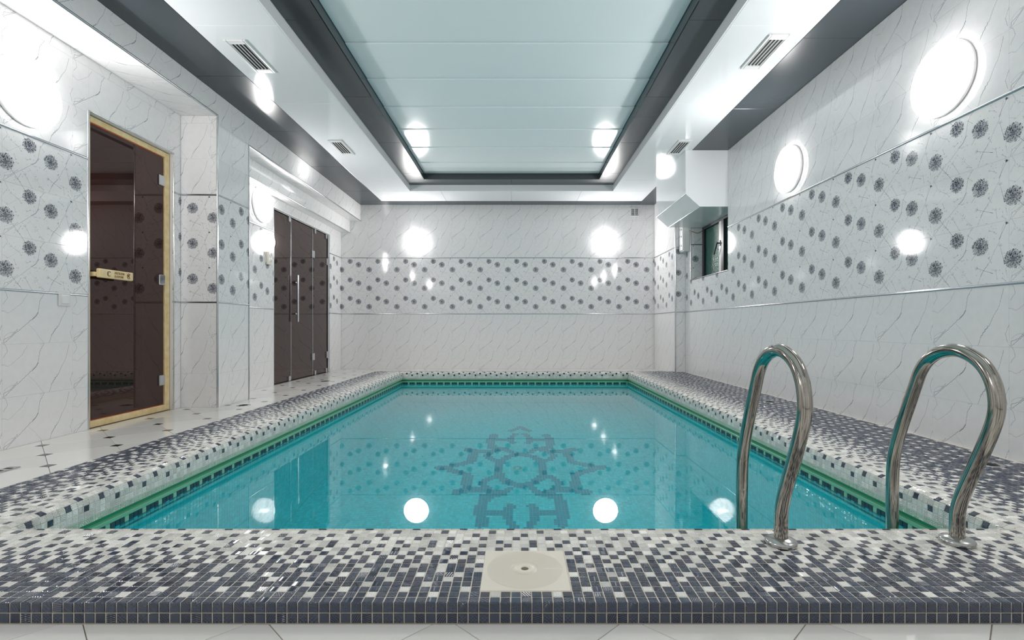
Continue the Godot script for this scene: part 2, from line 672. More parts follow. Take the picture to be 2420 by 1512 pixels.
func build_walls() -> void:
	var up := Vector3.UP
	# back wall, facing the camera
	var w := struct("wall_back", "far tiled wall with a band of dandelion tiles")
	part("wall_core", one_box(XL - 0.2, XR + 0.25, -0.1, YC + 0.3, ZB + 0.008, ZB + 0.2), M.core, w)
	tile_plane(w, P(0, 0, ZB), Vector3.RIGHT, up, [[XL, 2.27, 0, YC]], -1.098)
	for y in [0.912, 1.8435]:
		trim_bar(w, P(XL, y, ZB), P(2.27, y, ZB), Vector3.BACK)
	# right wall: u runs towards the camera
	w = struct("wall_right", "right tiled wall with a band of dandelion tiles")
	var st := begin()
	dbox(st, XR + 0.008, XR + 0.25, -0.1, 1.35, ZF - 0.2, ZB)
	dbox(st, XR + 0.008, XR + 0.25, 2.095, YC + 0.3, ZF - 0.2, ZB)
	dbox(st, XR + 0.008, XR + 0.25, 1.35, 2.095, ZF - 0.2, 5.84)
	dbox(st, XR + 0.008, XR + 0.25, 1.35, 2.095, 7.108, ZB)
	dbox(st, 2.278, XR + 0.01, -0.1, YC, 7.338, ZB)
	part("wall_core", done(st), M.core, w)
	tile_plane(w, P(XR, 0, 0), Vector3.BACK, up, [[-7.33, -7.10, 0, YC], [-7.10, -5.84, 0, 1.35], [-7.10, -5.84, 2.076, YC], [-5.84, -ZF, 0, YC]], -2.50)
	tile_plane(w, P(2.27, 0, 0), Vector3.BACK, up, [[-ZB, -7.33, 0, YC]], -7.33)
	tile_plane(w, P(0, 0, 7.33), Vector3.RIGHT, up, [[2.27, XR, 0, YC]], 2.15)
	# window reveal
	tile_plane(w, P(0, 0, 7.10), Vector3.RIGHT, up, [[XR, 2.62, 1.35, 2.076]], 2.46)
	for y in [0.912, 1.8435]:
		if y < 1.35:
			trim_bar(w, P(XR, y, 7.33), P(XR, y, ZF), Vector3.LEFT)
		else:
			trim_bar(w, P(XR, y, 7.33), P(XR, y, 7.10), Vector3.LEFT)
			trim_bar(w, P(XR, y, 5.84), P(XR, y, ZF), Vector3.LEFT)
			trim_bar(w, P(XR, y, 7.10), P(2.6, y, 7.10), Vector3.BACK)
		trim_bar(w, P(2.27, y, ZB), P(2.27, y, 7.33), Vector3.LEFT)
		trim_bar(w, P(2.27, y, 7.33), P(XR, y, 7.33), Vector3.BACK)
	trim_bar(w, P(2.27, DECK, 7.33), P(2.27, YC, 7.33), Vector3(-1, 0, 1).normalized(), 0.018)
	trim_bar(w, P(XR, 1.35, 7.10), P(XR, 2.076, 7.10), Vector3(-1, 0, 1).normalized(), 0.014)
	trim_bar(w, P(XR, 1.35, 7.10), P(XR, 1.35, 5.84), Vector3(-1, 1, 0).normalized(), 0.014)
	# left wall: u runs away from the camera
	w = struct("wall_left", "left tiled wall with recesses, a column and stepped beams")
	var far := Vector3.FORWARD
	st = begin()
	var xo := XL - 0.16
	dbox(st, xo, XL - 0.008, -0.1, YC + 0.3, ZF - 0.2, 3.473)          # before the sauna door
	dbox(st, xo, XL - 0.008, 2.165, YC + 0.3, 3.473, 4.328)
	dbox(st, xo, XL - 0.008, -0.1, YC + 0.3, 4.328, 6.12)
	dbox(st, xo, XL - 0.008, 2.13, YC + 0.3, 6.12, 7.94)
	dbox(st, xo, XL - 0.008, -0.1, YC + 0.3, 7.94, ZB)
	dbox(st, XL - 0.01, XC - 0.008, -0.1, YC, 4.428, 4.926)          # the column
	dbox(st, XL - 0.01, XC - 0.008, 2.538, YC, ZF, 4.43)             # over the first recess
	dbox(st, XL - 0.01, XC - 0.008, 2.46, YC, 4.92, ZB)              # stepped beams over the second
	dbox(st, XL - 0.01, -2.777 - 0.008, 2.265, 2.47, 4.92, ZB)
	part("wall_core", done(st), M.core, w)
	tile_plane(w, P(XL, 0, 0), far, up, [[ZF, 3.473, 0, 2.53], [3.473, 4.328, 2.165, 2.53], [4.328, 4.42, 0, 2.53], [4.934, 6.12, 0, 2.257], [6.12, 7.94, 2.13, 2.257], [7.94, ZB, 0, 2.257]], 3.348)
	tile_plane(w, P(0, 0, 4.42), Vector3.RIGHT, up, [[XL, XC, 0, 2.53]], -2.66)
	tile_plane(w, P(XC, 0, 0), far, up, [[4.42, 4.934, 0, YC], [ZF, 4.42, 2.53, YC], [4.934, ZB, 2.452, YC]], 4.636)
	tile_plane(w, P(-2.777, 0, 0), far, up, [[4.934, ZB, 2.257, 2.452]], 4.636)
	# soffits of the recesses: marble tiles too
	tile_plane(w, P(XL, 2.53, 0), far, Vector3.RIGHT, [[ZF, 4.42, 0, XC - XL]], 3.348, [[-0.0, 0.3065, "marble"], [0.3065, 0.613, "marble"]])
	tile_plane(w, P(-2.777, 2.452, 0), far, Vector3.RIGHT, [[4.934, ZB, 0, 0.177]], 4.636, [[-0.1, 0.2065, "marble"]])
	tile_plane(w, P(XL, 2.257, 0), far, Vector3.RIGHT, [[4.934, ZB, 0, 0.143]], 4.636, [[-0.1, 0.2065, "marble"]])
	for y in [0.912, 1.8435]:
		trim_bar(w, P(XL, y, ZF), P(XL, y, 3.46), Vector3.RIGHT)
		trim_bar(w, P(XL, y, 4.34), P(XL, y, 4.42), Vector3.RIGHT)
		trim_bar(w, P(XL, y, 4.42), P(XC, y, 4.42), Vector3.BACK)
		trim_bar(w, P(XC, y, 4.42), P(XC, y, 4.934), Vector3.RIGHT)
		trim_bar(w, P(XL, y, 4.934), P(XL, y, 6.11), Vector3.RIGHT)
		trim_bar(w, P(XL, y, 7.95), P(XL, y, ZB), Vector3.RIGHT)
	trim_bar(w, P(XC, 0, 4.42), P(XC, 2.53, 4.42), Vector3(1, 0, 1).normalized(), 0.016)
	trim_bar(w, P(XC, 2.53, ZF), P(XC, 2.53, 4.42), Vector3(1, -1, 0).normalized(), 0.016)
	trim_bar(w, P(XC, 0, 4.934), P(XC, 2.452, 4.934), Vector3(1, 0, -1).normalized(), 0.016)
	trim_bar(w, P(XC, 2.452, 4.934), P(XC, 2.452, ZB), Vector3(1, -1, 0).normalized(), 0.014)
	trim_bar(w, P(-2.777, 2.257, 4.934), P(-2.777, 2.257, ZB), Vector3(1, -1, 0).normalized(), 0.014)
	# rooms behind the two glass doors: dark boarded boxes
	var back := struct("wall_sauna", "boarded walls behind the left glass door")
	st = begin()
	dbox(st, -4.4, -4.3, -0.1, 2.4, 2.9, 4.9)
	dbox(st, -4.4, xo, -0.1, 2.4, 2.8, 2.9)
	dbox(st, -4.4, xo, -0.1, 2.4, 4.9, 5.0)
	dbox(st, -4.4, xo, 2.3, 2.4, 2.8, 5.0)
	dbox(st, -4.4, xo, -0.1, -0.02, 2.8, 5.0)
	part("wall_core", done(st), M.wood_dark, back)
	for k in 22:
		part("board", soft_box(Vector3(0.018, 2.3, 0.086), 0.004), M.wood_dark, back, Transform3D(Basis(), P(-4.29, 1.15, 2.95 + 0.09 * k)))
	for k in 13:
		part("ceiling_board", soft_box(Vector3(0.086, 0.018, 2.0), 0.004), M.wood_dark, back, Transform3D(Basis(), P(-4.22 + 0.09 * k, 2.29, 3.9)))
	back = struct("wall_shower", "plain walls behind the double glass door")
	st = begin()
	dbox(st, -4.4, -4.3, -0.1, 2.4, 5.7, 8.4)
	dbox(st, -4.4, xo, -0.1, 2.4, 5.6, 5.7)
	dbox(st, -4.4, xo, -0.1, 2.4, 8.4, 8.5)
	dbox(st, -4.4, xo, 2.3, 2.4, 5.6, 8.5)
	dbox(st, -4.4, xo, -0.1, -0.02, 5.6, 8.5)
	part("wall_core", done(st), mat(rgb(120, 104, 92), 0.6), back)
	# wall behind the camera
	w = struct("wall_front", "tiled wall behind the camera")
	part("wall_core", one_box(XL - 0.2, XR + 0.25, -0.1, YC + 0.3, ZF - 0.2, ZF - 0.008), M.core, w)
	tile_plane(w, P(0, 0, ZF), Vector3.LEFT, up, [[-XR, -XL, 0, YC]], 0.1)
	for y in [0.912, 1.8435]:
		trim_bar(w, P(XL, y, ZF), P(XR, y, ZF), Vector3.FORWARD)


# ------------------------------------------------------------------ ceiling
func ceiling_panel(parent: Node3D, called: String, m: Material, x0: float, x1: float, y: float, d0: float, d1: float, t := 0.02, ch := 0.002) -> void:
	part(called, soft_box(Vector3(absf(x1 - x0) - 0.002, t, absf(d1 - d0) - 0.002), ch), m, parent, Transform3D(Basis(), P((x0 + x1) / 2, y + t / 2, (d0 + d1) / 2)))


func strip(parent: Node3D, called: String, m: Material, x0: float, x1: float, y: float, d0: float, d1: float, first: float, step: float) -> void:
	var a := d0
	var k := first
	while k <= d0 + 0.02:
		k += step
	while a < d1 - 0.01:
		var b: float = min(k, d1)
		ceiling_panel(parent, called, m, x0, x1, y, a, b)
		a = b
		k += step


func build_ceiling() -> void:
	var c := struct("ceiling", "stepped ceiling of dark, white and pale glossy panels")
	part("ceiling_core", one_box(XL - 0.2, XR + 0.25, 2.98, 3.1, ZF - 0.2, ZB + 0.2), M.core, c)
	var st := begin()
	# the void above the panels, closed
	dbox(st, XL, -1.612, 2.745, 2.97, ZF, ZB)
	dbox(st, 1.432, XR, 2.745, 2.97, ZF, ZB)
	dbox(st, -1.612, -1.346, 2.835, 2.97, ZF, ZB)
	dbox(st, 1.181, 1.432, 2.835, 2.97, ZF, ZB)
	dbox(st, -1.346, 1.181, 2.835, 2.97, 7.312, ZB)
	part("ceiling_box", done(st), M.core, c)
	# outer dark band
	strip(c, "dark_panel", M.dark_panel, XC, -2.19, YC, ZF, 8.20, 0.63, 1.16)
	strip(c, "dark_panel", M.dark_panel, 2.0, XR, YC, ZF, 5.84, 0.09, 1.16)
	strip(c, "dark_panel", M.dark_panel, 2.0, XR, YC, 5.84, ZB, 9.0, 1.16)
	ceiling_panel(c, "dark_panel", M.dark_panel, XC, 2.0, YC, 8.20, ZB)
	# white frame
	strip(c, "white_panel", M.white_panel, -2.19, -1.61, YC, ZF, 7.6, 1.02, 1.2)
	strip(c, "white_panel", M.white_panel, 1.43, 2.0, YC, ZF, 7.6, 1.02, 1.2)
	for k in 4:
		ceiling_panel(c, "white_panel", M.white_panel, -2.19 + 1.0475 * k, -2.19 + 1.0475 * (k + 1), YC, 7.6, 8.2)
	# the step up inside it, the inner dark band and its lip
	part("white_step", one_box(-1.61, -1.60, YC, YC + 0.1, ZF, 7.6), M.white_panel, c)
	part("white_step", one_box(1.42, 1.43, YC, YC + 0.1, ZF, 7.6), M.white_panel, c)
	part("white_step", one_box(-1.61, 1.43, YC, YC + 0.1, 7.59, 7.60), M.white_panel, c)
	var yd := YC + 0.09
	strip(c, "dark_panel", M.dark_panel, -1.60, -1.335, yd, ZF, 7.31, 0.0, 1.17)
	strip(c, "dark_panel", M.dark_panel, 1.17, 1.42, yd, ZF, 7.31, 0.0, 1.17)
	for k in 2:
		ceiling_panel(c, "dark_panel", M.dark_panel, -1.60 + 1.51 * k, -0.09 + 1.51 * k, yd, 7.31, 7.59)
	part("dark_step", one_box(-1.345, -1.335, yd, yd + 0.12, ZF, 7.31), M.dark_panel, c)
	part("dark_step", one_box(1.17, 1.18, yd, yd + 0.12, ZF, 7.31), M.dark_panel, c)
	part("dark_step", one_box(-1.335, 1.17, yd, yd + 0.12, 7.30, 7.31), M.dark_panel, c)
	# the pale middle: wide panels laid across
	var z := 7.30
	var lines := [6.797, 6.223, 5.653, 5.079, 4.507, 3.935, 3.363, 2.79, 2.22, 1.65, 1.08, 0.51, -0.06, -0.69]
	for q in lines:
		var o := part("pale_panel", soft_box(Vector3(2.505, 0.02, absf(z - q) - 0.004), 0.006), M.pale_panel, c, Transform3D(Basis(Vector3.RIGHT, 0.014), P(-0.0825, 2.90, (z + q) / 2)))
		o.position.y = 2.90
		z = q
	# boxed duct at the right, with its lower edge cut off
	var b := struct("ceiling_box", "white glossy boxed duct over the window")
	var pts := [Vector2(1.925, YC + 0.02), Vector2(1.925, 2.222), Vector2(2.089, 2.076), Vector2(XR + 0.005, 2.076), Vector2(XR + 0.005, YC + 0.02)]
	st = begin()
	for e in [[5.84, false], [7.07, true]]:
		var poly := []
		for p in pts:
			poly.append(P(p.x, p.y, e[0]))
		for k in range(1, 4):
			if e[1]:
				tri(st, poly[0], poly[k + 1], poly[k])
			else:
				tri(st, poly[0], poly[k], poly[k + 1])
	part("box_face", done(st), M.white_panel, b)
	var names := ["box_side", "box_chamfer", "box_underside"]
	for k in 3:
		st = begin()
		quad(st, P(pts[k].x, pts[k].y, 5.84), P(pts[k].x, pts[k].y, 7.07), P(pts[k + 1].x, pts[k + 1].y, 7.07), P(pts[k + 1].x, pts[k + 1].y, 5.84))
		part(names[k], done(st), M.white_panel, b)
	for k in 2:
		trim_bar(b, P(pts[k + 1].x, pts[k + 1].y, 5.84), P(pts[k + 1].x, pts[k + 1].y, 7.07), Vector3(-0.5, -1, 0).normalized(), 0.006)
	part("reveal_top", one_box(XR + 0.005, 2.645, 2.0765, 2.094, 5.845, 7.105), M.white_panel, b)


# ------------------------------------------------------------------ floor
func prism(poly: PackedVector2Array, t: float, ch: float) -> ArrayMesh:
	# flat tile from an outline of (x, depth), top at y = 0, edges bevelled inwards
	var st := begin()
	var n := poly.size()
	var c := Vector2.ZERO
	for p in poly:
		c += p / n
	var inner := []
	for k in n:
		var a: Vector2 = poly[(k - 1 + n) % n]
		var b: Vector2 = poly[k]
		var d: Vector2 = poly[(k + 1) % n]
		var s := ((b - a).normalized().orthogonal() + (d - b).normalized().orthogonal()).normalized()
		inner.append(b + (s if s.dot(c - b) > 0 else -s) * ch)
	var cw := Geometry2D.is_polygon_clockwise(poly)
	for k in n:
		var l := (k + 1) % n
		var v := [P(inner[k].x, 0, inner[k].y), P(inner[l].x, 0, inner[l].y), P(poly[l].x, -ch, poly[l].y), P(poly[k].x, -ch, poly[k].y), P(poly[l].x, -t, poly[l].y), P(poly[k].x, -t, poly[k].y)]
		if cw:
			tri(st, P(c.x, 0, c.y), v[1], v[0])
			quad(st, v[0], v[1], v[2], v[3])
			quad(st, v[3], v[2], v[4], v[5])
		else:
			tri(st, P(c.x, 0, c.y), v[0], v[1])
			quad(st, v[3], v[2], v[1], v[0])
			quad(st, v[5], v[4], v[2], v[3])
	return done(st)


func build_floor() -> void:
	var f := struct("floor", "pale octagonal floor tiles with small black inserts")
	var st := begin()
	dbox(st, XL - 0.1, -2.06, -0.12, -0.0035, ZF - 0.1, ZB + 0.1)
	dbox(st, -2.06, XR + 0.1, -0.12, -0.0035, ZF - 0.1, 1.24)
	dbox(st, -2.06, XR + 0.1, -0.12, -0.0035, 7.44, ZB + 0.1)
	part("floor_joint", done(st), M.joint, f)
	var a := 0.2195
	var x0 := -0.1725
	var z0 := 1.255
	var regions := [Rect2(XL, ZF, -2.083 - XL, ZB - ZF), Rect2(-2.083, ZF, XR + 2.083, 1.2 - ZF), Rect2(-2.083, 7.475, 2.28 + 2.083, ZB - 7.475)]
	var tone := [rgb(234, 232, 226), rgb(230, 228, 223), rgb(238, 236, 231)]
	var mats := []
	for t in tone:
		mats.append(mat(t, 0.12))
	var ins := 0.0255
	for i in range(-16, 16):
		for j in range(-16, 36):
			var cx := x0 + i * a
			var cz := z0 + j * a
			if cz < -0.45:
				continue
			var poly := PackedVector2Array()
			if (i + j) % 2:
				for k in 4:
					var dx: float = [1, 0, -1, 0][k] * (a - ins)
					var dz: float = [0, 1, 0, -1][k] * (a - ins)
					var ox: float = [0, 1, 0, -1][k] * (ins - 0.0015)
					var oz: float = [-1, 0, 1, 0][k] * (ins - 0.0015)
					poly.append(Vector2(cx + dx + ox, cz + dz + oz))
					poly.append(Vector2(cx + dx - ox, cz + dz - oz))
			else:
				var s := ins - 0.001
				poly = PackedVector2Array([Vector2(cx - s, cz - s), Vector2(cx + s, cz - s), Vector2(cx + s, cz + s), Vector2(cx - s, cz + s)])
			for ri in 3:
				var r: Rect2 = regions[ri]
				if ri == 1:
					r.position.y += 0.027      # the strip before the kerb was laid from its own line
				var box := PackedVector2Array([r.position, Vector2(r.end.x, r.position.y), r.end, Vector2(r.position.x, r.end.y)])
				for q in Geometry2D.intersect_polygons(poly, box):
					var clean := PackedVector2Array()
					for p0 in q:
						var p: Vector2 = p0 - Vector2(0, 0.027 if ri == 1 else 0.0)
						if clean.is_empty() or p.distance_to(clean[-1]) > 0.002:
							clean.append(p)
					if clean.size() > 2 and clean[0].distance_to(clean[-1]) < 0.002:
						clean.remove_at(clean.size() - 1)
					if clean.size() > 2:
						part("floor_tile" if (i + j) % 2 else "floor_insert", prism(clean, 0.008, 0.0012), mats[posmod(i * 7 + j * 3, 3)] if (i + j) % 2 else M.insert, f)


# ------------------------------------------------------------------ mosaic deck round the pool
func is_dark(k: int, c: int) -> bool:
	# k rows in from the outer edge, c along it: the fade from dark glass to white as it is laid
	match k:
		0: return true
		1: return posmod(c, 6) != 2
		2: return posmod(c, 6) != 5
		3: return posmod(c, 6) != 1
		4: return posmod(c, 6) != 3
		5: return posmod(c, 4) != 0
		6: return posmod(c, 4) != 2
		7: return posmod(c, 3) != 2
		8: return posmod(c, 3) != 0
		9: return posmod(c, 2) == 1
		10: return posmod(c, 2) == 0
		11: return posmod(c, 3) == 2
		12: return posmod(c, 3) == 0
		13: return posmod(c, 4) == 0
		14: return posmod(c, 4) == 2
		15: return posmod(c, 6) == 5
		16: return posmod(c, 6) == 1
		17: return posmod(c, 6) == 3
	return k < 0 and posmod(c + 2 * (-k) + (-k) / 3, 9) != 0


func build_deck() -> void:
	var o := struct("floor_pool_edge", "raised mosaic pool surround of dark and white glass tiles")
	var top := DECK - 0.0014
	var st := begin()
	# grout bed: four slabs and a rounded lip
	dbox(st, -2.079, PX0 - 0.03, -0.1, top, 1.2034, 7.467)
	dbox(st, PX1 + 0.03, XR, -0.1, top, 1.2034, 7.467)
	dbox(st, PX0 - 0.03, PX1 + 0.03, -0.1, top, 1.2034, PZ0 - 0.03)
	dbox(st, PX0 - 0.03, PX1 + 0.03, -0.1, top, PZ1 + 0.03, 7.467)
	part("grout_bed", done(st), M.grout, o)
	# lip profile: (outwards from the pool wall, height)
	var prof := []
	for k in 7:
		var a := PI / 2 * k / 6
		prof.append(Vector2(0.03 - 0.0286 * sin(a), DECK - 0.03 + 0.0286 * cos(a)))
	prof.append(Vector2(0.0014, DECK - 0.1085))
	prof.append(Vector2(0.03, DECK - 0.1085))
	part("lip_bed", ring_sweep(prof), M.grout, o)
	part("overflow_channel", ring_sweep([Vector2(0.03, DECK - 0.1085), Vector2(0.022, DECK - 0.112), Vector2(0.020, DECK - 0.130)]), M.green_band, o)
	part("overflow_rim", ring_sweep([Vector2(0.020, DECK - 0.129), Vector2(0.004, DECK - 0.131), Vector2(0.0, DECK - 0.134), Vector2(0.0, DECK - 0.146), Vector2(0.004, DECK - 0.147)]), M.green_rim, o)
	# tiles
	var mesh := tile_mesh(MP - 0.0018, MP - 0.0018, 0.005, 0.0016)
	var lay := Basis(Vector3.RIGHT, Vector3.FORWARD, Vector3.UP)
	var where := []
	var colors := PackedColorArray()
	var rng := RandomNumberGenerator.new()
	rng.seed = 77
	var near := []       # [transform, dark] of the nearest rows, which become parts of their own
	var jx := 0.0342     # an upright joint
	var dz := 1.2025
	var skim := Rect2(0.0195 - 0.115, 1.2525, 0.23, 0.232)
	var nz := int(round((7.47 - dz) / MP))
	var c0 := int(floor((-2.08 - jx) / MP))
	var c1 := int(ceil((XR - jx) / MP))
	var left0 := -2.08
	for r in nz:
		for c in range(c0, c1):
			var x := jx + (c + 0.5) * MP
			var z := dz + (r + 0.5) * MP
			if x < left0 + 0.01 or x > XR - 0.008:
				continue
			if z > 7.33 and x > 2.262:
				continue
			if x > PX0 - 0.03 and x < PX1 + 0.03 and z > PZ0 - 0.03 and z < PZ1 + 0.03:
				continue
			if skim.has_point(Vector2(x, z)):
				continue
			# how many rows from the pool's lip, and the count along that side
			var ex: float = max(PX0 - 0.03 - x, x - PX1 - 0.03)
			var ez: float = max(PZ0 - 0.03 - z, z - PZ1 - 0.03)
			var dark: bool
			if ez >= ex and z < 4:
				dark = is_dark(r, c)
			elif ez >= ex:
				dark = is_dark(17 - 3 * int((z - PZ1 - 0.03) / MP), c) if z < 7.42 else true
			else:
				dark = is_dark(16 - int(floor(ex / MP)), r)
			var t := Transform3D(lay, P(x, DECK - 0.005 + rng.randf_range(-0.0004, 0.0004), z)) * Transform3D(Basis.from_euler(Vector3(rng.randf_range(-0.012, 0.012), rng.randf_range(-0.012, 0.012), 0)), Vector3.ZERO)
			if r == 0 and absf(x) < 1.22:
				near.append([t, dark])
				continue
			where.append(t)
			colors.append(tone(dark, rng))
	# front face of the kerb: two rows
	for r in 2:
		for c in range(c0, c1):
			var x := jx + (c + 0.5) * MP
			var lean := 0.05 if r == 0 else 0.0
			var t := Transform3D(Basis(Vector3.RIGHT, -lean) * Basis(), P(x, DECK - 0.0126 - MP * r, dz + 0.0045 - (0.0 if r else 0.0007)))
			if absf(x) < 1.22:
				near.append([t, true])
			else:
				where.append(t)
				colors.append(tone(true, rng))
	# rounded lip: rows down the quarter circle and then the upright face
	for s in 4:
		var along_x := s < 2
		var length: float = (PX1 - PX0) if along_x else (PZ1 - PZ0)
		for r in 5:
			var arc := (r + 0.5) * MP
			var q := 0.03 * PI / 2
			var th: float = min(arc / 0.03, PI / 2)
			var e := 0.03 - 0.03 * sin(th)
			var y := DECK - 0.03 + 0.03 * cos(th) - maxf(0.0, arc - q)
			var count := int(round((length + 2 * e) / MP))
			for c in count:
				var p := -e + (c + 0.5) * (length + 2 * e) / count
				var n2 := Vector3(0, cos(th), sin(th))        # up and inwards
				var b: Basis
				var at: Vector3
				if along_x:
					var zz: float = PZ0 - e if s == 0 else PZ1 + e
					at = P(PX0 + p, y, zz)
					var n := Vector3(0, n2.y, -n2.z if s == 0 else n2.z)
					b = Basis(Vector3.RIGHT, n.cross(Vector3.RIGHT), n)
				else:
					var xx: float = PX0 - e if s == 2 else PX1 + e
					at = P(xx, y, PZ0 + p)
					var n := Vector3(n2.z if s == 2 else -n2.z, n2.y, 0)
					b = Basis(Vector3.FORWARD, n.cross(Vector3.FORWARD), n)
				at -= b.z * 0.005
				var dark := (r == 0 and posmod(c, 6) == 5) or (r == 1 and posmod(c, 6) == 2) or (r == 2 and posmod(c, 6) == 5)
				where.append(Transform3D(b, at))
				colors.append(tone(dark, rng) if r < 4 else rgb(190, 214, 194).srgb_to_linear())
	stuff("mosaic_tiles", mesh, M.mosaic, o, where, colors)
	for t in near:
		part("mosaic_tile", mesh, M.mosaic_dark if t[1] else M.mosaic_white, o, t[0])


func tone(dark: bool, rng: RandomNumberGenerator) -> Color:
	var c := rgb(64, 73, 92) if dark else rgb(248, 246, 240)
	return (c * rng.randf_range(0.9, 1.06)).srgb_to_linear()


# a profile of (outwards from the pool wall, height) swept round the pool's rectangle with mitred corners
func ring_sweep(prof: Array) -> ArrayMesh:
	var st := begin()
	for j in prof.size() - 1:
		var loops := []
		for p in [prof[j], prof[j + 1]]:
			loops.append([P(PX0 - p.x, p.y, PZ0 - p.x), P(PX1 + p.x, p.y, PZ0 - p.x), P(PX1 + p.x, p.y, PZ1 + p.x), P(PX0 - p.x, p.y, PZ1 + p.x)])
		for k in 4:
			var l := (k + 1) % 4
			quad(st, loops[0][k], loops[0][l], loops[1][l], loops[1][k])
	return done(st)


# ------------------------------------------------------------------ the basin and its water
const ORNAMENT := [
	[[[0.0, -0.36], [0.12, -0.29], [0.195, -0.165], [0.2, 0.0]], 0.03],
	[[[0.2, -0.17], [0.27, -0.2], [0.33, -0.31], [0.29, -0.43], [0.155, -0.49], [0.09, -0.40]], 0.024],
	[[[0.29, -0.43], [0.442, -0.43], [0.53, -0.48]], 0.036],
	[[[0.44, -0.43], [0.47, -0.31], [0.474, -0.15], [0.55, -0.1], [0.64, -0.05]], 0.03],
	[[[0.70, 0.0], [0.76, 0.0]], 0.03],
	[[[0.155, -0.49], [0.30, -0.55], [0.31, -0.78], [0.295, -0.95]], 0.034],
	[[[0.30, -0.80], [0.2, -0.79], [0.107, -0.78], [0.083, -0.70]], 0.026],
	[[[0.107, -0.78], [0.09, -0.90], [0.05, -1.0]], 0.024],
	[[[0.0, -1.29], [0.05, -1.19], [0.10, -1.13]], 0.026],
]


func in_ornament(x: float, z: float) -> bool:
	var p := Vector2(absf(x), -absf(z)) * 1.0
	if p.x > 0.8 or p.y < -1.33:
		return false
	for s in ORNAMENT:
		for k in s[0].size() - 1:
			var a := Vector2(s[0][k][0], s[0][k][1])
			var b := Vector2(s[0][k + 1][0], s[0][k + 1][1])
			var q := Geometry2D.get_closest_point_to_segment(p, a, b) - p
			if q.length() < s[1] * 1.45:
				return true
	return false


